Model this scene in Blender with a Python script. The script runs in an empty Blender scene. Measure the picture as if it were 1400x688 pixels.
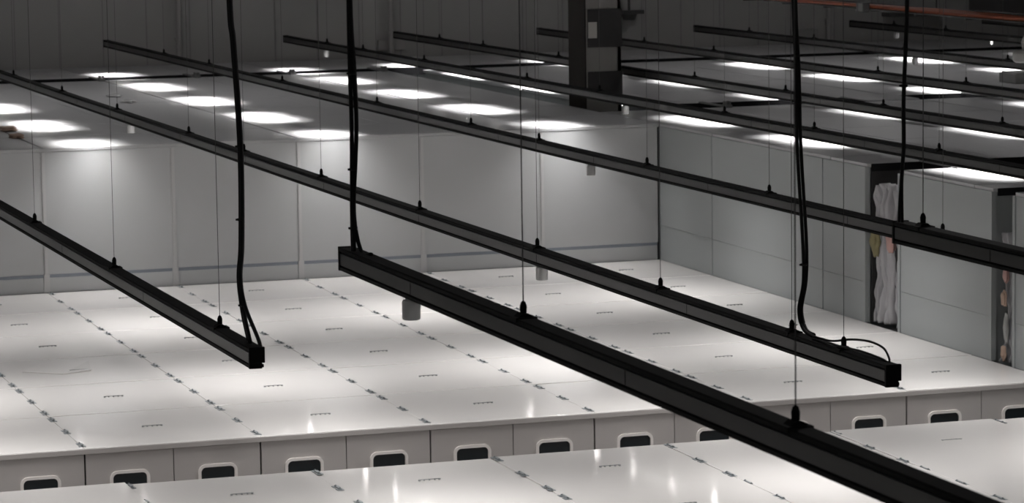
import bpy, bmesh, math, random
from mathutils import Vector, Matrix
random.seed(7)
SC = bpy.context.scene
COL = SC.collection

# ------------------------------------------------------------------ camera
FPX, YAW, PITCH, ROLL = 4358.1, 0.3198, 0.1185, -0.0141
CAM = Vector((-10.0997, 0.0, 7.5279))
Fw = Vector((math.sin(YAW)*math.cos(PITCH), math.cos(YAW)*math.cos(PITCH), -math.sin(PITCH)))
R0 = Fw.cross(Vector((0, 0, 1))).normalized()
U0 = R0.cross(Fw)
Rt = math.cos(ROLL)*R0 + math.sin(ROLL)*U0
Up = -math.sin(ROLL)*R0 + math.cos(ROLL)*U0
cd = bpy.data.cameras.new('camera')
cam = bpy.data.objects.new('camera', cd)
COL.objects.link(cam)
M = Matrix((Rt, Up, -Fw)).transposed().to_4x4()
M.translation = CAM
cam.matrix_world = M
cd.sensor_width = 36.0
cd.lens = FPX/1400*36
cd.clip_start, cd.clip_end = 0.5, 300
cd.dof.use_dof = True
cd.dof.focus_distance = 31.0
cd.dof.aperture_fstop = 5.0
SC.camera = cam

# ------------------------------------------------------------------ light / exposure
SC.view_settings.view_transform = 'Standard'
SC.view_settings.look = 'None'
SC.view_settings.gamma = 1.0
SC.view_settings.use_curve_mapping = False
SC.view_settings.exposure = 0.0
LAMP_W = 62.0            # each luminaire under a trunking rail
LAMP_SPREAD = math.radians(104)
FILL_LAMP_W = 170.0        # unseen lamps added under the ceiling for ambient light
w = bpy.data.worlds.new('world'); SC.world = w
w.use_nodes = True
w.node_tree.nodes['Background'].inputs[0].default_value = (0.5, 0.52, 0.55, 1)
w.node_tree.nodes['Background'].inputs[1].default_value = 0.02

def area(name, loc, sx, sy, watts, spread=math.pi, parent=None, col=(1, 0.98, 0.965)):
    ld = bpy.data.lights.get(name) or bpy.data.lights.new(name, 'AREA')
    ld.shape = 'RECTANGLE'; ld.size = sx; ld.size_y = sy
    ld.energy = watts; ld.spread = spread; ld.color = col
    o = bpy.data.objects.new(name, ld); COL.objects.link(o)
    o.location = loc
    if parent: o.parent = parent
    return o

# ------------------------------------------------------------------ materials
def mat(name, col, rough=0.5, metal=0.0, spec=0.5, coat=0.0, bump=0.0, bscale=4.0, var=0.0, vscale=2.0, emit=0.0, ior=1.45):
    m = bpy.data.materials.new(name); m.use_nodes = True
    nt = m.node_tree; b = nt.nodes['Principled BSDF']
    b.inputs['Base Color'].default_value = (*col, 1)
    b.inputs['Roughness'].default_value = rough
    b.inputs['Metallic'].default_value = metal
    b.inputs['Specular IOR Level'].default_value = spec
    b.inputs['IOR'].default_value = ior
    b.inputs['Coat Weight'].default_value = coat
    b.inputs['Coat Roughness'].default_value = 0.08
    if emit:
        b.inputs['Emission Color'].default_value = (1, 0.98, 0.95, 1)
        b.inputs['Emission Strength'].default_value = emit
    if bump or var:
        tc = nt.nodes.new('ShaderNodeTexCoord')
    if bump:
        n = nt.nodes.new('ShaderNodeTexNoise'); n.inputs['Scale'].default_value = bscale
        n.inputs['Detail'].default_value = 2
        bp = nt.nodes.new('ShaderNodeBump'); bp.inputs['Strength'].default_value = 1.0
        bp.inputs['Distance'].default_value = bump
        nt.links.new(tc.outputs['Object'], n.inputs['Vector'])
        nt.links.new(n.outputs['Fac'], bp.inputs['Height'])
        nt.links.new(bp.outputs['Normal'], b.inputs['Normal'])
    if var:
        n2 = nt.nodes.new('ShaderNodeTexNoise'); n2.inputs['Scale'].default_value = vscale
        n2.inputs['Detail'].default_value = 4
        mx = nt.nodes.new('ShaderNodeMix'); mx.data_type = 'RGBA'
        mx.inputs[6].default_value = (*[c*(1-var) for c in col], 1)
        mx.inputs[7].default_value = (*[min(1, c*(1+var)) for c in col], 1)
        nt.links.new(tc.outputs['Object'], n2.inputs['Vector'])
        nt.links.new(n2.outputs['Fac'], mx.inputs[0])
        nt.links.new(mx.outputs[2], b.inputs['Base Color'])
    return m

MT = {
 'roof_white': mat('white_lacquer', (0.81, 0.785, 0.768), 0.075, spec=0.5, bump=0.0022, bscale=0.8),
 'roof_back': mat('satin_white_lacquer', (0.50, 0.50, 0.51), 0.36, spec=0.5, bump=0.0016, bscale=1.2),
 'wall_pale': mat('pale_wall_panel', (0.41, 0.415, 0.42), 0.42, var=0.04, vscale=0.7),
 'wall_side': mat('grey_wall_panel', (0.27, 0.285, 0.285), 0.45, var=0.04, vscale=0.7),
 'front_pale': mat('warm_white_panel', (0.53, 0.50, 0.485), 0.35, var=0.02),
 'post': mat('pale_aluminium_post', (0.46, 0.46, 0.46), 0.45, metal=0.2),
 'strip_blue': mat('blue_grey_strip', (0.19, 0.21, 0.24), 0.4),
 'dark_gap': mat('dark_joint', (0.012, 0.012, 0.013), 0.9, spec=0.05),
 'frame_white': mat('white_window_frame', (0.93, 0.88, 0.85), 0.3),
 'glass_dark': mat('dark_window_glass', (0.012, 0.018, 0.022), 0.06, spec=0.6),
 'clip': mat('steel_clip', (0.24, 0.26, 0.27), 0.45, metal=0.3),
 'handle': mat('steel_handle', (0.33, 0.34, 0.34), 0.4, metal=0.3),
 'rail': mat('anthracite_powder_coat', (0.016, 0.0157, 0.0155), 0.30, spec=0.45),
 'rail_dark': mat('black_powder_coat', (0.004, 0.004, 0.004), 0.7, spec=0.12),
 'wire': mat('dark_steel_wire', (0.06, 0.06, 0.06), 0.5),
 'cable': mat('black_cable_jacket', (0.006, 0.006, 0.006), 0.6, spec=0.25),
 'diffuser': mat('lit_diffuser', (0.9, 0.9, 0.9), 0.5, emit=2.0),
 'lens': mat('lit_lens', (0.9, 0.9, 0.9), 0.5, emit=60.0),
 'indicator': mat('indicator_light', (0.5, 0.5, 0.5), 0.5, emit=1.5),
 'white_can': mat('white_enamel', (0.16, 0.16, 0.16), 0.5, spec=0.3),
 'hall_wall': mat('hall_cladding', (0.36, 0.355, 0.345), 0.6, var=0.1, vscale=0.35),
 'hall_trim': mat('hall_cladding_seam', (0.26, 0.255, 0.25), 0.6),
 'hall_stripe': mat('hall_downpipe', (0.36, 0.35, 0.34), 0.6),
 'ceil': mat('hall_ceiling', (0.12, 0.12, 0.12), 0.8),
 'concrete': mat('hall_floor', (0.25, 0.25, 0.25), 0.7, var=0.1),
 'column': mat('painted_steel', (0.20, 0.19, 0.18), 0.6, var=0.08),
 'column_dark': mat('dark_wrap_alley_shade', (0.035, 0.034, 0.034), 0.7, spec=0.2, var=0.1),
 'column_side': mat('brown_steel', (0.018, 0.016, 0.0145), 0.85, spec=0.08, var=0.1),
 'paper': mat('paper', (0.5, 0.48, 0.45), 0.8),
 'orange': mat('orange_cable_jacket', (0.27, 0.065, 0.026), 0.5, var=0.35, vscale=6),
 'tray': mat('dark_galvanised_tray', (0.05, 0.05, 0.05), 0.6),
 'film': mat('crumpled_plastic_film', (0.34, 0.335, 0.345), 0.35, spec=0.6, var=0.15, vscale=3),
 'olive': mat('olive_sack', (0.16, 0.14, 0.07), 0.8, var=0.2),
 'navy': mat('blue_cloth', (0.05, 0.10, 0.17), 0.7, var=0.2),
 'pink': mat('pink_paper', (0.33, 0.20, 0.18), 0.7, var=0.2),
 'tan': mat('tan_cardboard', (0.38, 0.27, 0.21), 0.8, var=0.2),
 'grey_box': mat('grey_plastic', (0.30, 0.30, 0.29), 0.5),
}

# ------------------------------------------------------------------ helpers
def add_box(bm, lo, hi):
    vs = [bm.verts.new((x, y, z)) for x in (lo[0], hi[0]) for y in (lo[1], hi[1]) for z in (lo[2], hi[2])]
    for f in ((0, 1, 3, 2), (4, 6, 7, 5), (0, 4, 5, 1), (2, 3, 7, 6), (0, 2, 6, 4), (1, 5, 7, 3)):
        bm.faces.new([vs[i] for i in f])

def add_prism_y(bm, prof, y0, y1):
    """extrude an (x,z) profile along Y"""
    a = [bm.verts.new((x, y0, z)) for x, z in prof]
    b = [bm.verts.new((x, y1, z)) for x, z in prof]
    n = len(prof)
    for i in range(n):
        bm.faces.new((a[i], a[(i+1) % n], b[(i+1) % n], b[i]))
    bm.faces.new(a[::-1]); bm.faces.new(b)

def add_lathe(bm, prof, c, n=20):
    rings = []
    for r, z in prof:
        if r < 1e-5:
            rings.append([bm.verts.new((c[0], c[1], c[2]+z))])
        else:
            rings.append([bm.verts.new((c[0]+r*math.cos(2*math.pi*k/n), c[1]+r*math.sin(2*math.pi*k/n), c[2]+z)) for k in range(n)])
    for p, q in zip(rings, rings[1:]):
        for k in range(n):
            k2 = (k+1) % n
            if len(p) == 1 and len(q) == 1: continue
            if len(p) == 1: bm.faces.new((p[0], q[k], q[k2]))
            elif len(q) == 1: bm.faces.new((p[k], q[0], p[k2]))
            else: bm.faces.new((p[k], p[k2], q[k2], q[k]))

def catmull(pts, seg=8):
    P = [Vector(p) for p in pts]; P = [P[0]*2-P[1]] + P + [P[-1]*2-P[-2]]
    out = []
    for i in range(1, len(P)-2):
        for s in range(seg):
            t = s/seg
            out.append(0.5*((2*P[i]) + (P[i+1]-P[i-1])*t + (2*P[i-1]-5*P[i]+4*P[i+1]-P[i+2])*t*t + (3*P[i]-P[i-1]-3*P[i+1]+P[i+2])*t**3))
    out.append(P[-2]); return out

def add_tube(bm, pts, r, n=8, smooth=True, seg=8):
    P = catmull(pts, seg) if smooth and len(pts) > 2 else [Vector(p) for p in pts]
    rings = []
    ref = Vector((0.3, 1, 0.2)).normalized()
    for i, p in enumerate(P):
        t = (P[min(i+1, len(P)-1)] - P[max(i-1, 0)]).normalized()
        if abs(t.dot(ref)) > 0.95: ref = Vector((1, 0, 0.1)).normalized()
        a = t.cross(ref).normalized(); b = t.cross(a)
        rings.append([bm.verts.new(p + r*(math.cos(2*math.pi*k/n)*a + math.sin(2*math.pi*k/n)*b)) for k in range(n)])
    for p, q in zip(rings, rings[1:]):
        for k in range(n):
            bm.faces.new((p[k], p[(k+1) % n], q[(k+1) % n], q[k]))
    bm.faces.new(rings[0][::-1]); bm.faces.new(rings[-1])

def obj(name, bm, m, parent=None, loc=(0, 0, 0), bevel=0, smooth=False):
    bmesh.ops.recalc_face_normals(bm, faces=bm.faces)
    me = bpy.data.meshes.new(name); bm.to_mesh(me); bm.free()
    me.materials.append(MT[m] if isinstance(m, str) else m)
    if smooth:
        for p in me.polygons: p.use_smooth = True
    o = bpy.data.objects.new(name, me); COL.objects.link(o)
    o.location = loc
    if parent: o.parent = parent
    if bevel:
        md = o.modifiers.new('bevel', 'BEVEL'); md.width = bevel; md.segments = 2; md.limit_method = 'ANGLE'
        md.harden_normals = True
        for p in me.polygons: p.use_smooth = True
    return o

def box_obj(name, lo, hi, m, parent=None, bevel=0):
    """mesh origin at the centre of the box; parent must be at the world origin offset handled by caller"""
    c = [(a+b)/2 for a, b in zip(lo, hi)]
    bm = bmesh.new(); add_box(bm, [a-k for a, k in zip(lo, c)], [b-k for b, k in zip(hi, c)])
    po = parent.location if parent else Vector((0, 0, 0))
    return obj(name, bm, m, parent, Vector(c)-Vector(po), bevel)

def thing(name, label, cat, loc=(0, 0, 0), group=None):
    o = bpy.data.objects.new(name, None); COL.objects.link(o)
    o.location = loc; o['label'] = label; o['category'] = cat
    o.empty_display_size = 0.2
    if group: o['group'] = group
    return o

def tag(o, label, cat, group=None):
    o['label'] = label; o['category'] = cat
    if group: o['group'] = group
    return o

def struct(name, lo, hi, m, bevel=0):
    o = box_obj(name, lo, hi, m, None, bevel); o['kind'] = 'structure'; return o

def dup(src, loc, parent):
    c = src.copy(); COL.objects.link(c); c.parent = parent; c.location = loc; return c

# ------------------------------------------------------------------ the hall
FZ, CZ = -2.75, 12.0
X0, X1, Y0, Y1 = -24.0, 42.0, -5.0, 82.0
struct('floor', (X0, Y0, FZ-0.2), (X1, Y1, FZ), 'concrete')
struct('ceiling', (X0, Y0, CZ), (X1, Y1, CZ+0.2), 'ceil')
struct('wall_back', (X0, Y1, FZ), (X1, Y1+0.2, CZ), 'hall_wall')
struct('wall_left', (X0-0.2, Y0, FZ), (X0, Y1, CZ), 'hall_wall')
struct('wall_right', (X1, Y0, FZ), (X1+0.2, Y1, CZ), 'hall_wall')
struct('wall_front', (X0, Y0-0.2, FZ), (X1, Y0, CZ), 'hall_wall')
# seams of the cladding on the far wall
k = 1
for i in range(34):
    x = 2.5 + i*1.15
    if x > 40: break
    o = struct('trim_%d' % k, (x-0.012, Y1-0.012, FZ), (x+0.012, Y1, CZ), 'hall_trim'); k += 1
for x in (7.9, 13.67, 26.4):
    bm = bmesh.new(); add_tube(bm, [(0, 0, 2.7), (0, 0, 11.9)], 0.07, 12, False)
    for z in (3.3, 5.3, 7.3): add_box(bm, (-0.09, -0.05, z), (0.09, 0.1, z+0.05))
    o = obj('downpipe', bm, 'hall_stripe', None, (x, Y1-0.22, 0), smooth=False)
    tag(o, {7.9: 'pale vertical pipe on far wall, left of the leftmost rail end cluster',
            13.67: 'pale vertical pipe on far wall left of the banded column',
            26.4: 'pale vertical pipe on far wall at right under orange cables'}[x], 'pipe', 'pipes on the far wall')

# ------------------------------------------------------------------ cabin blocks
MOD, ROW, H = 2.4, 2.694, 2.65
YF, YB, YN = 41.43, 57.59, 38.77
GAP = 0.006

def roof_panels(root, x0, x1, y0, y1, ztop, m, xs=None, ys=None, tilt=0.0009, thick=0.06, first=None):
    """panels laid on the module grid, top face at ztop"""
    def cuts(a, b, grid):
        c = [a] + [g for g in grid if a+0.05 < g < b-0.05] + [b]
        return list(zip(c, c[1:]))
    gx = xs or [i*MOD for i in range(-8, 18)]
    gy = ys
    cache = {}
    for (a, b) in cuts(x0, x1, gx):
        for (c, d) in cuts(y0, y1, gy):
            w_, l_ = round(b-a, 3), round(d-c, 3)
            loc = Vector(((a+b)/2, (c+d)/2, ztop-thick/2)) - root.location
            wide = [0.003, 0.003]                      # every second joint along the hall is wider
            for q, e in enumerate((a, b)):
                if ztop > 1 and round(e/MOD) % 2 == 0 and abs(e/MOD-round(e/MOD)) < 0.01: wide[q] = 0.022
            key = (w_, l_, tuple(wide))
            if key in cache:
                o = dup(cache[key], loc, root)
            else:
                bm = bmesh.new()
                add_box(bm, (-w_/2+wide[0], -l_/2+0.015, -thick/2), (w_/2-wide[1], l_/2-0.015, thick/2))
                o = obj('roof_panel', bm, m, root, loc, 0.006)
                cache[key] = o
            o.rotation_euler = (random.gauss(0, tilt), random.gauss(0, tilt), 0)

# --- clip and handle meshes shared by the copies
def clip_mesh():
    bm = bmesh.new()
    add_box(bm, (-0.045, -0.15, 0.0), (0.045, -0.035, 0.006))
    add_box(bm, (-0.045, 0.035, 0.0), (0.045, 0.15, 0.006))
    add_box(bm, (-0.014, -0.12, 0.006), (0.014, 0.12, 0.016))
    for y in (-0.10, 0.10):
        add_lathe(bm, [(0, 0.026), (0.012, 0.026), (0.012, 0.006)], (0, y, 0), 8)
    return bm
def handle_mesh():
    bm = bmesh.new()
    add_tube(bm, [(-0.13, 0, 0.015), (0.13, 0, 0.015)], 0.006, 8, False)
    for x in (-0.13, 0.13): add_box(bm, (x-0.012, -0.015, 0), (x+0.012, 0.015, 0.02))
    for x in (-0.07, 0, 0.07): add_box(bm, (x-0.008, -0.012, 0.0), (x+0.008, 0.012, 0.022))
    return bm

class Fit: clip = None; handle = None
def put_clip(root, x, y, z):
    loc = Vector((x, y, z)) - root.location
    if Fit.clip is None: Fit.clip = obj('roof_clip', clip_mesh(), 'clip', root, loc)
    else: dup(Fit.clip, loc, root)
def put_handle(root, x, y, z):
    loc = Vector((x, y, z)) - root.location
    if Fit.handle is None: Fit.handle = obj('lifting_handle', handle_mesh(), 'handle', root, loc)
    else: dup(Fit.handle, loc, root)

# --- low white block in the middle (its roof is z = 0)
mid = thing('cabin_block', 'low block of white cabins, glossy panelled roof, row of windows facing the camera', 'modular cabin', (2.4, YF, FZ), 'low white cabin blocks')
XL = -9.6
box_obj('carcass', (XL+0.03, YF+0.06, FZ), (11.97, YB-0.045, -0.062), 'dark_gap', mid)
rows = [YF + j*ROW for j in range(0, 7)]
roof_panels(mid, XL, 12.0, YF-0.02, YB-0.035, 0.0, 'roof_white', ys=rows[1:6])
for i in range(-1, 4):
    X = i*MOD
    for j in range(6):
        y = rows[j]
        if j == 0: put_clip(mid, X, y+0.26, 0)
        else:
            put_clip(mid, X, y-0.30, 0); put_clip(mid, X, y+0.30, 0)
        put_clip(mid, X, y+ROW/2, 0)
    put_clip(mid, X+0.05, YB-0.20, 0)
put_clip(mid, 9.6, YF+0.26, 0)
for i in range(-3, 5):
    for j in range(6):
        put_handle(mid, (i+0.5)*MOD, rows[j]+ROW/2, 0)
# roof edge lip
box_obj('roof_edge', (XL, YF-0.035, -0.075), (12.0, YF-0.022, -0.008), 'front_pale', mid, 0.004)

def window(root, xc, ztop, y, w_=0.54, h_=0.62):
    po = root.location
    def rr(w2, h2, r, n=6):
        pts = []
        for cx, cz, a0 in ((w2-r, h2-r, 0), (-w2+r, h2-r, 90), (-w2+r, -h2+r, 180), (w2-r, -h2+r, 270)):
            for k in range(n+1):
                a = math.radians(a0+90*k/n); pts.append((cx+r*math.cos(a), cz+r*math.sin(a)))
        return pts
    O, I = rr(w_/2, h_/2, 0.10), rr(w_/2-0.04, h_/2-0.04, 0.065)
    bm = bmesh.new(); n = len(O)
    of = [bm.verts.new((x, -0.025, z)) for x, z in O]; ob = [bm.verts.new((x, 0.03, z)) for x, z in O]
    jf = [bm.verts.new((x, -0.025, z)) for x, z in I]; jb = [bm.verts.new((x, 0.03, z)) for x, z in I]
    for a in range(n):
        b = (a+1) % n
        bm.faces.new((of[a], of[b], jf[b], jf[a])); bm.faces.new((of[a], ob[a], ob[b], of[b]))
        bm.faces.new((jf[a], jf[b], jb[b], jb[a])); bm.faces.new((ob[a], jb[a], jb[b], ob[b]))
    loc = Vector((xc, y, ztop-h_/2)) - po
    f = obj('window', bm, 'frame_white', root, loc)
    bm = bmesh.new()
    P = rr(w_/2-0.03, h_/2-0.03, 0.07)
    a = [bm.verts.new((x, 0.004, z)) for x, z in P]; b = [bm.verts.new((x, 0.02, z)) for x, z in P]
    bm.faces.new(a); bm.faces.new(b[::-1])
    for q in range(n): bm.faces.new((a[q], a[(q+1) % n], b[(q+1) % n], b[q]))
    obj('pane', bm, 'glass_dark', f)
    return f
# front wall panels with windows
wp = None; win = None
for i in range(-8, 10):
    xa = i*1.2; xb = xa+1.2; dx = 0.012 if i % 2 == 0 else 0.006; dx2 = 0.012 if i % 2 else 0.006
    if wp is None or True:
        # wall panel with a cut-out for the window
        bm = bmesh.new(); xc = 0.6; wl = 0.25; zt, zb = -0.36, -0.92
        for lo, hi in (((xa+dx, zt), (xb-dx2, -0.085)), ((xa+dx, FZ), (xb-dx2, zb)), ((xa+dx, zb), (xa+xc-wl, zt)), ((xa+xc+wl, zb), (xb-dx2, zt))):
            add_box(bm, (lo[0]-xa-0.6, 0, lo[1]), (hi[0]-xa-0.6, 0.05, hi[1]))
        obj('wall_panel', bm, 'front_pale', mid, Vector((xa+0.6, YF, 0))-mid.location)
    f = window(mid, xa+0.6, -0.33, YF) if win is None else None
    if win is None: win = f
    else:
        f = dup(win, Vector((xa+0.6, YF, -0.33-0.31))-mid.location, mid)
        for ch in list(win.children): dup(ch, ch.location, f)

# --- nearest low white block
near = thing('cabin_block', 'nearest white cabin roof, along the bottom edge of the photo in front of the windows', 'modular cabin', (2.4, YN, FZ), 'low white cabin blocks')
nrows = [YN - j*2.62 for j in range(0, 7)]
box_obj('carcass', (XL+0.03, nrows[-1]+0.02, FZ), (11.97, YN-0.05, -0.062), 'front_pale', near)
roof_panels(near, XL, 12.0, nrows[-1], YN, 0.0, 'roof_white', ys=nrows[1:6], tilt=0.0016)
for i in range(-1, 5):
    X = i*MOD
    for j in range(4):
        y = nrows[j]
        if j == 0: put_clip(near, X+0.03, y-0.20, 0)
        else: put_clip(near, X, y-0.30, 0); put_clip(near, X, y+0.30, 0)
        if j < 3: put_clip(near, X, y-1.3, 0)
for i in range(-2, 5):
    for j in range(3): put_handle(near, (i+0.5)*MOD, nrows[j]-1.24, 0)

# --- tall grey blocks behind and to the right (roofs at z = 2.65)
def tall_block(label, x0, x1, y0, y1, yg, core=True):
    root = thing('cabin_block', label, 'modular cabin', ((x0+x1)/2, (y0+y1)/2, FZ), 'tall grey cabin blocks')
    box_obj('carcass', (x0+0.06, y0+0.06, FZ), (x1-0.06, y1-0.06, H-0.062), 'wall_side', root)
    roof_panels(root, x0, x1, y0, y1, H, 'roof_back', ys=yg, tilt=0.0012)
    return root
yg = [YB + j*ROW for j in range(-6, 12)]
def gap_dark_strip(root, x0, x1, y, d=0.2):
    box_obj('gap_dark_strip', (x0, y-0.012, H-d), (x1, y+0.012, H-0.004), 'dark_gap', root)  # added strip, its dark colour makes the gap between roofs show dark
rear = tall_block('tall grey cabin block whose pale panelled wall closes the white roof at back', -12.0, 12.0, YB, 76.35, yg)
rbk = tall_block('grey cabin block right of the corner, with a long grey side wall', 12.02, 38.4, 48.03, 60.95, yg)
rmd = tall_block('short grey cabin block between the two film-stuffed gaps', 12.02, 38.4, 43.47, 46.79, [YB-ROW*5])
rnr = tall_block('grey cabin block at the right edge, nearest the camera', 12.02, 38.4, 30.0, 42.77, yg + [YB-ROW*j for j in range(6, 11)])
rfr = tall_block('grey cabin block behind the banded column', 12.9, 38.4, 62.3, 76.35, yg)
ffl = tall_block('farthest grey cabin roof running along the hall wall', -12.0, 38.4, 77.6, 81.9, [79.6])

gap_dark_strip(ffl, -12.0, 38.4, 77.61); gap_dark_strip(rfr, 12.9, 38.4, 62.31); gap_dark_strip(rbk, 12.1, 38.4, 48.035, 0.13); gap_dark_strip(rmd, 12.1, 38.4, 43.475, 0.12)
gap_dark_strip(rnr, 12.1, 38.4, 30.01)
# rear wall facing the camera: panels, posts, blue strip and skirting
for i in range(-5, 5):
    xa, xb = i*MOD, i*MOD+MOD
    box_obj('wall_panel', (xa+0.03, YB, 0.335), (xb-0.03, YB+0.05, 2.585), 'wall_pale', rear, 0.003)
    box_obj('skirting_panel', (xa+0.05, YB-0.01, 0.0), (xb-0.05, YB+0.05, 0.275), 'wall_pale', rear, 0.003)
    box_obj('blue_strip', (xa+0.05, YB-0.004, 0.277), (xb-0.05, YB+0.05, 0.333), 'strip_blue', rear)
for i in range(-5, 6):
    x = i*MOD
    bm = bmesh.new()
    add_box(bm, (-0.03, -0.02, 0.32), (0.03, 0.05, 2.58)); add_box(bm, (-0.055, -0.03, 0), (0.055, 0.05, 0.34))
    add_box(bm, (-0.045, -0.012, 0.34), (-0.033, 0.04, 2.58))
    if i < 5: obj('post', bm, 'post', rear, Vector((x, YB, 0))-rear.location)
    else: bm.free()
box_obj('top_rail', (-12.0, YB-0.012, 2.588), (12.0, YB+0.05, 2.64), 'wall_pale', rear, 0.003)

# side walls facing left (x = 12)
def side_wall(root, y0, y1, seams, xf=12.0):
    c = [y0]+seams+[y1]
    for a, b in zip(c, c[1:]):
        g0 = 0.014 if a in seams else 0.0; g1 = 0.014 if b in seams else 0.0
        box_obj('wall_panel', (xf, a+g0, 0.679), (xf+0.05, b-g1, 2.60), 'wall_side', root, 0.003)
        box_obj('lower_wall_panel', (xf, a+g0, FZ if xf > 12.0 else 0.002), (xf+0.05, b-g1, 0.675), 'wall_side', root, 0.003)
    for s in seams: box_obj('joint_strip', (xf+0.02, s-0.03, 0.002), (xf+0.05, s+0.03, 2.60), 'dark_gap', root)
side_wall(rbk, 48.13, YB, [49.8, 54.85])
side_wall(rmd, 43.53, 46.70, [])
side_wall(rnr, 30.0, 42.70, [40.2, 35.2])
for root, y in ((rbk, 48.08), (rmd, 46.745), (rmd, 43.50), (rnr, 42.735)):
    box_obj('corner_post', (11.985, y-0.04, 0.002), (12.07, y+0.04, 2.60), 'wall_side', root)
# wall inside the alley, its shade put into the dark colour
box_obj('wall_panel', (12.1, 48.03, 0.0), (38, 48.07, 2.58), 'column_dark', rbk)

# small white gap brackets on the alleys between roofs
def bracket(root, x, y0, y1, ml=None):
    bm = bmesh.new()
    add_box(bm, (-0.05, 0, 0), (0.05, y1-y0, 0.03)); add_box(bm, (-0.07, -0.25, 0), (0.07, 0.0, 0.06))
    add_box(bm, (-0.06, -0.20, 0.06), (-0.02, -0.05, 0.13)); add_box(bm, (0.02, -0.20, 0.06), (0.06, -0.05, 0.13))
    obj('gap_bracket', bm, 'white_can', root, Vector((x, y0, H))-root.location)
for x in (4.75, 7.1, 9.5, 11.85): bracket(rear, x, 76.35, 77.58)
for x in (14.75, 20.85, 25.3): bracket(rbk if x > 12 else rear, x, 60.95, 62.27)
bracket(rmd, 13.0, 46.79, 48.0)
box_obj('bridge_plate', (17.95, 60.9, H), (19.15, 62.28, H+0.03), 'roof_back', rbk, 0.004)

# ------------------------------------------------------------------ column
colm = thing('column', 'square building column with dark and pale bands rising from the rear roof', 'column', (12.4, 62.3, FZ))
def colbox(name, lo, hi, m, bevel=0): return box_obj(name, lo, hi, m, colm, bevel)
bm = bmesh.new()
for lo, hi in (((12.02, 61.78), (12.10, 62.75)), ((12.10, 61.80), (12.80, 61.86)), ((12.10, 62.2), (12.76, 62.3)), ((12.72, 61.80), (12.80, 62.75))):
    add_box(bm, (lo[0]-12.4, lo[1]-62.3, 0), (hi[0]-12.4, hi[1]-62.3, CZ-FZ-0.01))
obj('shaft', bm, 'column', colm)
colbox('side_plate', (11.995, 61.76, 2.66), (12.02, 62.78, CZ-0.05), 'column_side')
for z0, z1 in ((2.86, 3.42), (3.92, 4.70), (5.35, 6.2)):
    colbox('dark_band', (12.06, 61.765, z0), (12.815, 61.80, z1), 'column_dark', 0.004)
colbox('paper_notice', (12.07, 61.755, 4.11), (12.26, 61.764, 4.44), 'paper')

# ------------------------------------------------------------------ trunking rails
ZR = CAM.z - 4.05 - 0.165      # underside of the long rails
ZN = CAM.z - 2.87 - 0.165      # underside of the near rails
LY = [57.75+5.2*k_ for k_ in range(-1, 5)] + [57.75-1.4+5.2*k_ for k_ in range(-9, -1)]
LYN = [20.0, 14.8]

def rail_profile():
    # half section in x,z : top cap, recessed web, bottom lips with groove
    h = [(0.052, 0.0), (0.066, 0.0), (0.066, 0.026), (0.050, 0.032), (0.050, 0.140), (0.068, 0.146), (0.068, 0.168), (0.060, 0.176)]
    return h + [(-x, z) for x, z in reversed(h)] + [(-0.052, 0.016), (0.052, 0.016)]

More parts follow.
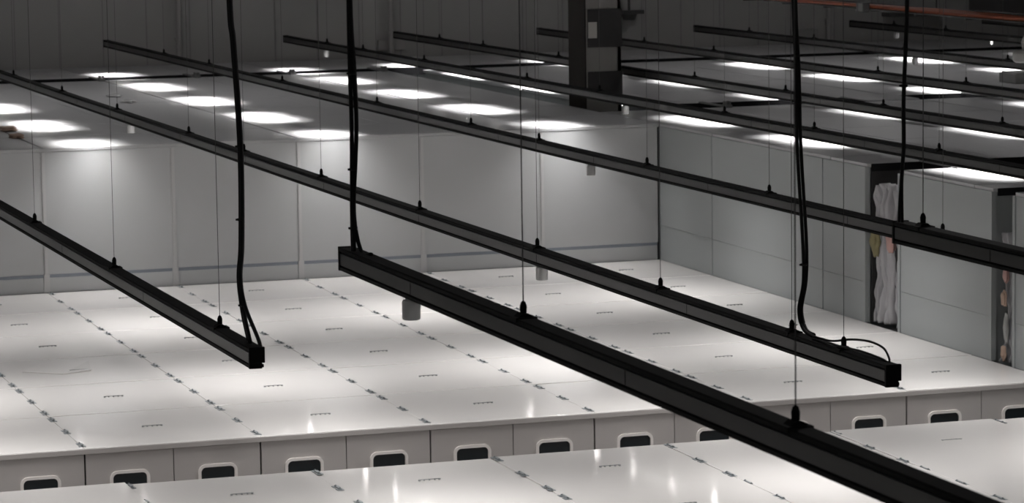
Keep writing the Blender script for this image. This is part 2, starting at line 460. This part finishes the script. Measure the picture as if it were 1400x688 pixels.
def hanger_mesh(): 
    bm = bmesh.new()
    add_box(bm, (-0.073, -0.07, 0.150), (0.073, 0.07, 0.182))
    add_prism_y(bm, [(-0.05, 0.182), (0.05, 0.182), (0.02, 0.205), (-0.02, 0.205)], -0.05, 0.05)
    add_lathe(bm, [(0.022, 0.20), (0.024, 0.25), (0.016, 0.275), (0.005, 0.285), (0, 0.286)], (0, 0, 0), 12)
    return bm
class Rl: hanger = {}; lum = None; lens = None
def rail(label, x, z, y0, y1, hangers, lens=None, ind=(), caps=(True, True)):
    root = thing('light_rail', label, 'light rail', (x, y0, z), 'black light rails')
    L = y1-y0
    bm = bmesh.new(); P = rail_profile(); add_prism_y(bm, P, 0, L)
    obj('rail_body', bm, 'rail_dark', root)
    bm = bmesh.new()                                    # grey side covers
    for s in (-1, 1): add_box(bm, (min(s*0.0505, s*0.064), 0.006, 0.040), (max(s*0.0505, s*0.064), L-0.006, 0.132))
    obj('side_cover', bm, 'rail', root)
    for k_, yy in enumerate((0, L)):
        if not caps[k_]: continue
        s = -1 if k_ == 0 else 1
        bm = bmesh.new()
        a, b = sorted((yy, yy+s*0.035))
        add_box(bm, (-0.070, a, 0.045), (0.070, b, 0.182))
        add_box(bm, (-0.070, a, -0.004), (0.045, b, 0.045))
        obj('end_cap', bm, 'rail_dark', root, bevel=0.004)
    j = y0+4.4                                          # joints in the trunking
    bm = bmesh.new(); any_ = False
    while j < y1-1:
        for s in (-1, 1): add_box(bm, (min(s*0.0638, s*0.0648), j-y0-0.006, 0.041), (max(s*0.0638, s*0.0648), j-y0+0.006, 0.131))
        j += 4.4; any_ = True
    if any_: obj('joint', bm, 'rail_dark', root)
    else: bm.free()
    for hy in hangers:
        key = round(z, 2)
        if key not in Rl.hanger:
            hg = obj('hanger', hanger_mesh(), 'rail_dark', root, (0, hy-y0, 0))
            bm = bmesh.new(); add_tube(bm, [(0, 0, 0.28), (0, 0, CZ-z-0.01)], 0.0028 if z < 4.2 else 0.004, 6, False)
            wi = obj('suspension_wire', bm, 'wire', hg)
            Rl.hanger[key] = (hg, wi)
        else:
            hg = dup(Rl.hanger[key][0], (0, hy-y0, 0), root); dup(Rl.hanger[key][1], (0, 0, 0), hg)
    ls = [ly for ly in (LY if z < 4.2 else LYN) if y0+1.3 < ly < y1+0.3]
    ls = [min(ly, y1-LEN/2-0.05) for ly in ls]
    if ls:
        for ly in ls:
            if Rl.lum is None:
                bm = bmesh.new(); add_box(bm, (-0.046, -LEN/2, -0.006), (0.046, LEN/2, 0.0059))
                Rl.lum = obj('luminaire', bm, 'diffuser', root, (0, ly-y0, 0.010))
            else: dup(Rl.lum, (0, ly-y0, 0.010), root)
            area('rail_luminaire_light' if z < 4.2 else 'near_luminaire_light', (0, ly-y0, 0.001), 0.09, LEN, LAMP_W*(1 if z < 4.2 else 0.8), LAMP_SPREAD, root)
    if lens:
        yy = 61.62 - 1.95*9
        while yy < y1-1.0:
            if yy > y0+0.5:
                if Rl.lens is None:
                    bm = bmesh.new(); add_lathe(bm, [(0, -0.006), (0.036, -0.006), (0.036, 0.0059), (0, 0.0059)], (0, 0, 0), 12)
                    Rl.lens = obj('spot_lens', bm, 'lens', root, (0, yy-y0, 0.007))
                else: dup(Rl.lens, (0, yy-y0, 0.007), root)
            yy += 1.95
    for iy in ind:
        bm = bmesh.new(); add_lathe(bm, [(0, -0.09), (0.022, -0.085), (0.028, -0.02), (0.028, 0.0), (0, 0.0)], (0, iy-y0, 0), 10)
        obj('indicator_light', bm, 'indicator', root)
    return root
LEN = 2.5
# hanger positions (metres along the hall)
RX = dict(r1=-3.66, r3=0.92, r4=5.46, r6=10.0, r7=13.0, r8=16.8, r9=20.75, r10=25.2, r11=28.9)
rail('long black rail ending at the left cable drop, nearest the left edge', RX['r1'], ZR, 26.5, 78.9, [27.85, 32.65, 37.4, 42.2, 47, 52, 57, 62, 67, 72, 77])
rail('long black rail crossing the photo from top left to a looped cable end', RX['r3'], ZR, 23.45, 78.9, [24.4, 25.5, 28.7, 32.4, 36.8, 41.4, 45.8, 49.5, 55.2, 60.5, 66, 72], True)
rail('long black rail starting leftmost at top, passing behind the nearest right rail', RX['r4'], ZR, 21.0, 79.1, [26.5, 31.8, 36.7, 41.0, 45.6, 49.0, 54.5, 61.3, 67.7, 72.3], True)
rail('long black rail second from left at top, passing in front of the column', RX['r6'], ZR, 26.0, 78.7, [31, 36.2, 41.2, 45.6, 49.3, 55.4, 59.6, 66.6, 71.5, 74.7], True, (60.0,))
rail('long black rail third from left at top, passing behind the column', RX['r7'], ZR, 30.0, 79.0, [34, 39.5, 45.1, 49.5, 53.7, 58.2, 66.3, 71.7, 75.2])
rail('long black rail fourth from left at top, starting just left of the column', RX['r8'], ZR, 34.0, 78.7, [39, 44, 48.5, 54.0, 57.9, 66.6, 71.0], False, (59.6,))
rail('long black rail fifth from left at top, starting right of the column', RX['r9'], ZR, 40.0, 77.6, [45, 50, 55, 60, 65, 70, 74.0])
rail('long black rail sixth from left at top, under the orange cables', RX['r10'], ZR, 46.0, 77.6, [50, 55, 60, 65, 72, 75], False, (69.5,))
rail('short visible black rail in the top right corner', RX['r11'], ZR, 52.0, 77.2, [56, 62, 68, 73])
def near_rail(label, x, y_far, y_near, hangers):
    return rail(label, x, ZN, y_near, y_far, hangers)
rail('unseen parallel black rail added for its light, left of the rail with the leftmost cable drop', -8.2, ZR, 20.0, 78.9, [25, 45, 65])  # out of view; continues the row of rails, added to light the left
near_rail('thick nearest black rail running from centre left down to bottom right corner', -3.62, 23.6, 8.5, [19.35, 14.95, 10.6])
near_rail('thick near black rail entering at the right edge above the side wall', 0.98, 23.4, 8.5, [23.0, 18.5, 14.0, 10])

# ------------------------------------------------------------------ track spotlights
MT['enamel_white'] = mat('bright_white_enamel', (0.8, 0.8, 0.79), 0.35)
MT['spot_can'] = mat('pale_grey_enamel', (0.42, 0.42, 0.42), 0.4)
def spot(label, x, y, z, peg=False, m='spot_can'):
    root = thing('track_spotlight', label, 'spotlight', (x, y, z), 'small cylinders under the rails')
    bm = bmesh.new()
    add_lathe(bm, [(0.0, -0.17), (0.052, -0.17), (0.062, -0.166), (0.067, -0.158), (0.067, -0.035), (0.062, -0.025), (0, -0.025)], (0, 0, 0), 28)
    obj('housing', bm, m, root, smooth=False)
    bm = bmesh.new(); add_box(bm, (-0.03, -0.05, -0.03), (0.03, 0.05, -0.001))
    if peg: add_tube(bm, [(0.055, 0, -0.08), (0.055, 0, 0.02)], 0.012, 8, False)
    obj('adapter', bm, m, root)
    return root
spot('pale cylinder under the thick nearest rail, largest of the hanging cylinders', -3.62, 21.9, ZN, False, 'enamel_white')
spot('grey cylinder under the looped-end rail in the middle of the white roof', 0.95, 32.35, ZR)
spot('small white cylinder under the same rail near the top left lights', 0.95, 54.2, ZR, True)
spot('small grey cylinder under a rail in front of the rear wall, right of centre', 5.46, 43.3, ZR)
spot('tiny pale cylinder under the second rail at top left', 10.0, 74.8, ZR)
spot('small white cylinder under a rail just right of the column foot', 10.0, 54.05, ZR, True, 'white_can')
spot('tiny grey cylinder under the sixth rail, top right below orange cables', 25.2, 74.85, ZR, True, 'white_can')
spot('tiny grey cylinder under the fifth rail at right, above the bright strips', 20.75, 64.45, ZR, True, 'white_can')

# ------------------------------------------------------------------ drop cables
def bundle(name, label, strands, r, ties=(), extra=None):
    bm = bmesh.new()
    for s in strands: add_tube(bm, s, r, 8)
    for t in ties: add_lathe(bm, [(0, -0.01), (0.030, -0.01), (0.030, 0.01), (0, 0.01)], t, 12); add_box(bm, (t[0]-0.042, t[1]-0.01, t[2]-0.008), (t[0], t[1]+0.01, t[2]+0.008))
    if extra:
        for e in extra: add_tube(bm, e, r*0.62, 8)
    o = obj(name, bm, 'cable', smooth=True); return tag(o, label, 'cable', 'cable drops to the rails')
zt = ZR+0.172
c1 = [(-3.70, 27.0, 11.95), (-3.72, 27.0, 8.5), (-3.70, 27, 6.5), (-3.675, 27, 6.08), (-3.635, 27, 5.19), (-3.645, 27, 4.36), (-3.67, 27, 4.04), (-3.655, 26.95, 3.75), (-3.63, 26.85, zt+0.02)]
bundle('power_cable', 'leftmost black cable bundle dropping to the left rail end', [
    [(x-0.010, y, z) for x, y, z in c1], [(x+0.011, y+0.01, z) for x, y, z in c1[:-2]]+[(-3.645, 26.93, 3.80), (-3.60, 26.65, zt+0.05), (-3.62, 26.48, zt-0.03)],
    [(x, y-0.015, z) for x, y, z in c1[:-1]]+[(-3.66, 26.7, zt+0.02)]], 0.018, [(-3.64, 27, 5.19), (-3.65, 27, 4.55), (-3.655, 26.96, 3.80)])
zt2 = ZN+0.172
c2 = [(-3.66, 23.3, 11.95), (-3.64, 23.3, 8), (-3.65, 23.3, 6.6), (-3.64, 23.3, 6.02), (-3.635, 23.3, 5.6), (-3.655, 23.3, 4.98), (-3.655, 23.3, zt2+0.01)]
bundle('power_cable', 'black cable bundle dropping to the left end of the thick nearest rail', [
    [(x-0.007-(0.010 if 5.4 < z < 6.03 else 0), y, z) for x, y, z in c2], [(x+0.008+(0.012 if 5.4 < z < 6.03 else 0), y, z) for x, y, z in c2[:-1]]+[(-3.61, 23.25, zt2+0.012), (-3.60, 23.0, zt2+0.012)],
    [(x, y-0.012, z) for x, y, z in c2[:3]]+[(c2[3][0]+0.01, 23.29, 6.02), (c2[4][0]+0.018, 23.29, 5.6)]+[(x, y-0.012, z) for x, y, z in c2[5:]]], 0.016, [(-3.64, 23.3, 6.03), (-3.645, 23.3, 5.3), (-3.65, 23.3, 4.85)])
c3 = [(1.0, 25.7, 11.95), (1.02, 25.7, 8), (1.04, 25.7, 6.4), (1.07, 25.7, 5.75), (1.075, 25.7, 5.1), (1.125, 25.7, 4.26), (1.13, 25.7, 3.9), (1.065, 25.65, 3.66), (1.02, 25.45, zt+0.03), (0.95, 25.0, zt+0.012)]
bundle('power_cable', 'wavy black cable bundle dropping in front of the grey side wall', [
    [(x-0.012, y, z) for x, y, z in c3], [(x+0.013+(0.01 if z < 5.2 and z > 4 else 0), y, z) for x, y, z in c3[:-1]]+[(1.0, 25.2, zt+0.012)]], 0.0155, [(1.065, 25.7, 5.9), (1.125, 25.7, 4.05)],
    [[(0.96, 25.1, zt+0.01), (0.95, 24.7, zt+0.03), (0.96, 24.35, zt+0.09), (0.97, 24.0, zt+0.12), (0.98, 23.75, zt+0.10), (0.97, 23.62, zt+0.04), (0.96, 23.58, zt-0.005)],
     [(0.90, 25.0, zt+0.01), (0.88, 24.4, zt+0.03), (0.90, 24.0, zt+0.04), (0.94, 23.7, zt+0.02), (0.95, 23.6, zt)]])
c4 = [(1.03, 23.3, 11.95), (1.0, 23.3, 8), (0.985, 23.3, 6.5), (0.955, 23.3, 5.7), (0.955, 23.3, 5.3), (0.935, 23.3, 5.0), (0.915, 23.3, zt2+0.01)]
bundle('power_cable', 'rightmost black cable bundle dropping to the rail above the film-stuffed gap', [
    [(x-0.006, y, z) for x, y, z in c4], [(x+0.006, y+0.01, z) for x, y, z in c4[:-1]]+[(0.925, 23.27, zt2+0.01)]], 0.0135, [(0.955, 23.3, 5.78)])

# ------------------------------------------------------------------ plastic film hanging in the gaps
def film(name, x, y0, y1, z0, z1, seed, gather=1.0):
    rnd = random.Random(seed)
    ph = [rnd.uniform(0, 6.28) for _ in range(12)]
    ny, nz = 24, 60
    bm = bmesh.new(); V = []
    for a in range(nz+1):
        t = a/nz; row = []
        for b in range(ny+1):
            s = b/ny
            pinch = 1-0.22*gather*math.exp(-((t-0.56)/0.10)**2)-0.12*math.sin(t*7+ph[6])**2-0.18*gather*math.exp(-((t-0.98)/0.10)**2)
            yy = (y0+y1)/2 + (s-0.5)*(y1-y0)*pinch
            d = 0.10*math.sin(s*13+ph[0]+1.1*math.sin(t*3+ph[1])) + 0.06*math.sin(s*29+ph[2]+3*t) + 0.035*math.sin(t*17+s*12+ph[3]) + 0.02*math.sin(t*41+s*31+ph[4])
            row.append(bm.verts.new((x+d*(0.5+0.8*abs(t-0.5)), yy+0.02*math.sin(t*9+ph[5]), z0+(z1-z0)*t)))
        V.append(row)
    for a in range(nz):
        for b in range(ny): bm.faces.new((V[a][b], V[a][b+1], V[a+1][b+1], V[a+1][b]))
    o = obj(name, bm, 'film', smooth=True)
    md = o.modifiers.new('solid', 'SOLIDIFY'); md.thickness = 0.004
    return o
def lump(name, c, s, m, seed):
    rnd = random.Random(seed); bm = bmesh.new()
    bmesh.ops.create_icosphere(bm, subdivisions=3, radius=1)
    for v in bm.verts:
        k_ = 1+0.16*math.sin(5*v.co.x+seed)+0.12*math.sin(7*v.co.z+2*seed)+0.1*math.sin(9*v.co.y)+rnd.uniform(-0.03, 0.03)
        v.co = Vector((v.co.x*s[0]*k_, v.co.y*s[1]*k_, v.co.z*s[2]*k_))
    return obj(name, bm, m, None, c, smooth=True)
def strips(base, specs, group):
    for (x, y0_, y1_, z0_, z1_, sd, lab) in specs:
        tag(film('plastic_film', x, y0_, y1_, z0_, z1_, sd), lab, 'plastic film', group)
strips(0, [(12.20, 47.66, 48.00, 0.02, 2.30, 3, 'crumpled clear film strip at the left side of the wide gap'),
           (12.14, 47.22, 47.68, 0.05, 2.36, 4, 'crumpled clear film strip in the middle of the wide gap'),
           (12.22, 46.86, 47.20, 0.02, 2.28, 5, 'crumpled clear film strip at the right side of the wide gap')], 'film strips in the wide gap')
strips(0, [(12.20, 43.02, 43.30, 0.02, 2.0, 9, 'crumpled clear film strip hanging in the narrow gap at the right edge')], 'film strip in the narrow gap')
tag(lump('olive_bag', (12.02, 47.72, 1.40), (0.07, 0.17, 0.22), 'olive', 1), 'olive sack wedged in the wide gap behind the rail', 'bag')
tag(lump('blue_cloth', (12.02, 47.40, 1.64), (0.07, 0.11, 0.09), 'navy', 2), 'small blue cloth bundle in the wide gap, just under the rail', 'cloth')
tag(lump('pink_paper', (12.02, 47.10, 1.45), (0.06, 0.13, 0.18), 'pink', 3), 'pink crumpled paper in the wide gap at right of the olive sack', 'paper')
for i_, (z, sz, m_) in enumerate(((1.38, 0.20, 'pink'), (1.0, 0.17, 'tan'), (0.55, 0.26, 'grey_box'), (0.16, 0.15, 'tan'))):
    tag(lump('packing_scrap', (12.04, 43.08+0.07*(i_ % 2), z), (0.03, 0.08, sz*0.75), m_, 5+i_),
        ['pinkish packing scrap, topmost in the narrow gap at right', 'tan packing scrap, second from top in the narrow gap at right',
         'grey packing scrap in the narrow gap, second from bottom', 'tan packing scrap lying lowest in the narrow gap at right'][i_], 'packing scrap', 'scraps in the narrow gap')

# ------------------------------------------------------------------ clutter on the roofs
MT['foil'] = mat('pale_glint', (0.8, 0.8, 0.8), 0.25, metal=0.3)  # pale material of the pieces that stand in for roof glints
MT['can_grey'] = mat('grey_enamel', (0.30, 0.30, 0.30), 0.4)
def scrap(label, c, s, m, seed, name='scrap_and_glint'):
    o = lump(name, (c[0], c[1], c[2]+s[2]*0.8), s, m, seed); return tag(o, label, 'foil', 'scraps on the rear roof')
scrap('tan crumpled scrap on the rear roof at the left edge, farther one', (0.10, 62.0, H), (0.16, 0.35, 0.05), 'tan', 11)
scrap('tan crumpled scrap on the rear roof at the left edge, nearer one', (-0.02, 60.2, H), (0.13, 0.25, 0.05), 'tan', 12)
scrap('pale piece standing in for a roof glint between the two left light pools, farther one', (3.95, 70.6, H), (0.16, 0.3, 0.03), 'foil', 13)
scrap('pale piece standing in for a roof glint between the two left light pools, nearer one', (3.85, 68.6, H), (0.16, 0.3, 0.03), 'foil', 14)
# thin sheet lying on the white roof, left
bm = bmesh.new()
pl = [(-2.05, 48.3), (-1.41, 49.42), (-0.88, 49.05), (-1.03, 48.05), (-1.5, 47.85)]
a = [bm.verts.new((x, y, 0.012+0.01*(i_ % 2))) for i_, (x, y) in enumerate(pl)]; b = [bm.verts.new((x, y, 0.004)) for x, y in pl]
bm.faces.new(a); bm.faces.new(b[::-1])
for i_ in range(5): bm.faces.new((a[i_], b[i_], b[(i_+1) % 5], a[(i_+1) % 5]))
tag(obj('plastic_sheet', bm, 'roof_white'), 'thin white sheet lying on the white roof at far left', 'sheet')
# grey box on the roof at right
gb = thing('switch_box', 'grey box standing on the rear roof at the right edge', 'box', (23.6, 64.6, H))
bm = bmesh.new(); add_box(bm, (-0.5, -0.4, 0), (0.9, 0.4, 0.22)); obj('housing', bm, 'grey_box', gb, bevel=0.02)
bm = bmesh.new(); add_box(bm, (-0.45, -0.36, 0.22), (0.85, 0.36, 0.25)); obj('lid', bm, 'post', gb, bevel=0.01)

# ------------------------------------------------------------------ orange cable tray, duct and fittings
tr = thing('cable_tray', 'dark cable tray hanging at top right', 'cable tray', (15.0, 60, 4.9))
bm = bmesh.new()
add_box(bm, (-0.20, -26, 0.0), (0.22, 18, 0.02)); add_box(bm, (0.20, -26, 0.0), (0.22, 18, 0.10))
for q in range(-26, 18, 2): add_box(bm, (-0.20, q, -0.03), (0.22, q+0.06, 0.0)); 
obj('tray_bed', bm, 'tray', tr)
for q in (-24, -16, -8, 2, 10):
    bm = bmesh.new(); add_tube(bm, [(0.21, q, 0.0), (0.21, q, CZ-4.9-0.01)], 0.012, 6, False); obj('hanger_rod', bm, 'tray', tr)
for q in range(4):
    bm = bmesh.new()
    xo = 15-0.14+q*0.085
    add_tube(bm, [(xo+0.015*math.sin(q*2+t_*0.9), 34.5+t_*1.9, 4.955+0.012*math.sin(t_*1.3+q)) for t_ in range(23)], 0.035, 8, seg=3)
    tag(obj('orange_cable', bm, 'orange', smooth=True), ['orange cable along the left edge of the tray at top right', 'orange cable second from the left edge of the tray', 'orange cable second from the duct side of the tray', 'orange cable on the duct side of the tray at top right'][q], 'cable', 'orange cables in the tray')
dk = thing('ventilation_duct', 'dark duct above the orange cables at top right', 'duct', (15.9, 45, 4.99))
bm = bmesh.new(); add_box(bm, (-0.55, -11, 0), (0.7, 6, 0.6)); obj('duct_body', bm, 'column_dark', dk, bevel=0.02)
bm = bmesh.new()
for q in (-9, -6, -3, 0, 3): add_box(bm, (-0.58, q, -0.02), (0.73, q+0.05, 0.62))
obj('flange', bm, 'tray', dk)
bm = bmesh.new()
for q in (-8, 4):
    for xx in (-0.5, 0.6): add_tube(bm, [(xx, q, 0.6), (xx, q, CZ-4.99-0.01)], 0.012, 6, False)
obj('hanger_rod', bm, 'tray', dk)
jb = thing('junction_box', 'small grey and white junction box on the side of the orange cable tray', 'box', (14.72, 54.1, 4.86))
bm = bmesh.new(); add_box(bm, (-0.06, -0.15, 0), (0.08, 0.15, 0.18)); obj('housing', bm, 'tray', jb, bevel=0.01)
bm = bmesh.new(); add_box(bm, (-0.075, -0.17, 0.02), (-0.06, 0.02, 0.16)); obj('cover', bm, 'white_can', jb)
# drum shaped fitting at the right edge
dr = thing('alarm_sounder', 'pale drum-shaped fitting hanging at the right edge near the top', 'fitting', (12.05, 42.4, 4.62))
bm = bmesh.new(); add_lathe(bm, [(0, 0), (0.20, 0.0), (0.235, 0.03), (0.24, 0.14), (0.20, 0.18), (0, 0.18)], (0, 0, 0), 28); obj('drum', bm, 'grey_box', dr)
bm = bmesh.new(); add_lathe(bm, [(0.10, 0.18), (0.12, 0.30), (0.07, 0.42), (0.03, 0.46), (0.012, 0.5), (0.012, CZ-4.62-0.01), (0, CZ-4.62-0.01)], (0, 0, 0), 20); obj('stem', bm, 'grey_box', dr)
# lamp bracket on the far wall near the column
fx = thing('wall_lamp', 'dark cross-shaped lamp bracket on the far wall right of the column', 'wall lamp', (20.38, 81.6, 3.62))
bm = bmesh.new(); add_tube(bm, [(0, 0, 0.1), (0, 0, 1.2)], 0.035, 8, False); add_tube(bm, [(-0.28, 0, 0.1), (-0.28, 0, 1.2)], 0.02, 8, False)
add_box(bm, (-0.1, 0, 1.0), (0.1, 0.39, 1.1)); obj('bracket', bm, 'tray', fx)
bm = bmesh.new(); add_box(bm, (-0.40, -0.12, 0.02), (0.40, 0.12, 0.12)); add_lathe(bm, [(0, -0.14), (0.16, -0.14), (0.22, 0.02), (0, 0.02)], (0, 0, 0), 16); obj('lamp_head', bm, 'tray', fx)
# pale box with a vertical pipe behind third cable drop
pb = thing('distribution_box', 'pale box on the far wall behind the third cable drop', 'box', (25.6, 81.8, 2.75))
bm = bmesh.new(); add_box(bm, (-0.3, -0.15, 0), (0.42, 0.19, 0.32)); obj('housing', bm, 'grey_box', pb, bevel=0.03)
bm = bmesh.new(); add_tube(bm, [(-0.1, 0, 0.32), (-0.1, 0, 1.3)], 0.06, 8, False); obj('conduit', bm, 'hall_stripe', pb)
sl = box_obj('wall_shelf', (28.1, 81.45, 3.35), (29.7, 81.99, 3.46), 'tray', None, 0.01)
tag(sl, 'dark narrow ledge on the far wall just under the orange cables', 'ledge')
sl = box_obj('wall_hatch', (13.35, 81.9, 2.85), (14.1, 81.99, 3.12), 'hall_stripe', None, 0.01)
tag(sl, 'small faint hatch low on the far wall between second and third rail ends', 'hatch')


# ------------------------------------------------------------------ unseen lamps added at the hall ceiling to lift the ambient
for yy in (10, 30, 50, 70):
    for xx in (-14, 4, 22):
        area('fill_lamp_light', (xx, yy, CZ-0.625), 0.6, 0.6, FILL_LAMP_W, math.radians(165))
        bm = bmesh.new()
        add_lathe(bm, [(0.36, 0), (0.40, 0.02), (0.40, 0.06), (0.14, 0.24), (0.12, 0.42), (0.02, 0.44), (0.02, 0.6), (0, 0.6)], (0, 0, 0), 24)
        o = obj('fill_lamp', bm, 'tray', None, (xx, yy, CZ-0.61))
        tag(o, 'added fill lamp, unseen under the hall ceiling, %s, %s' % ({-14: 'left row', 4: 'middle row', 22: 'right row'}[xx], {10: 'first from the camera', 30: 'second from the camera', 50: 'third from the camera', 70: 'last before the far wall'}[yy]), 'lamp', 'added fill lamps')
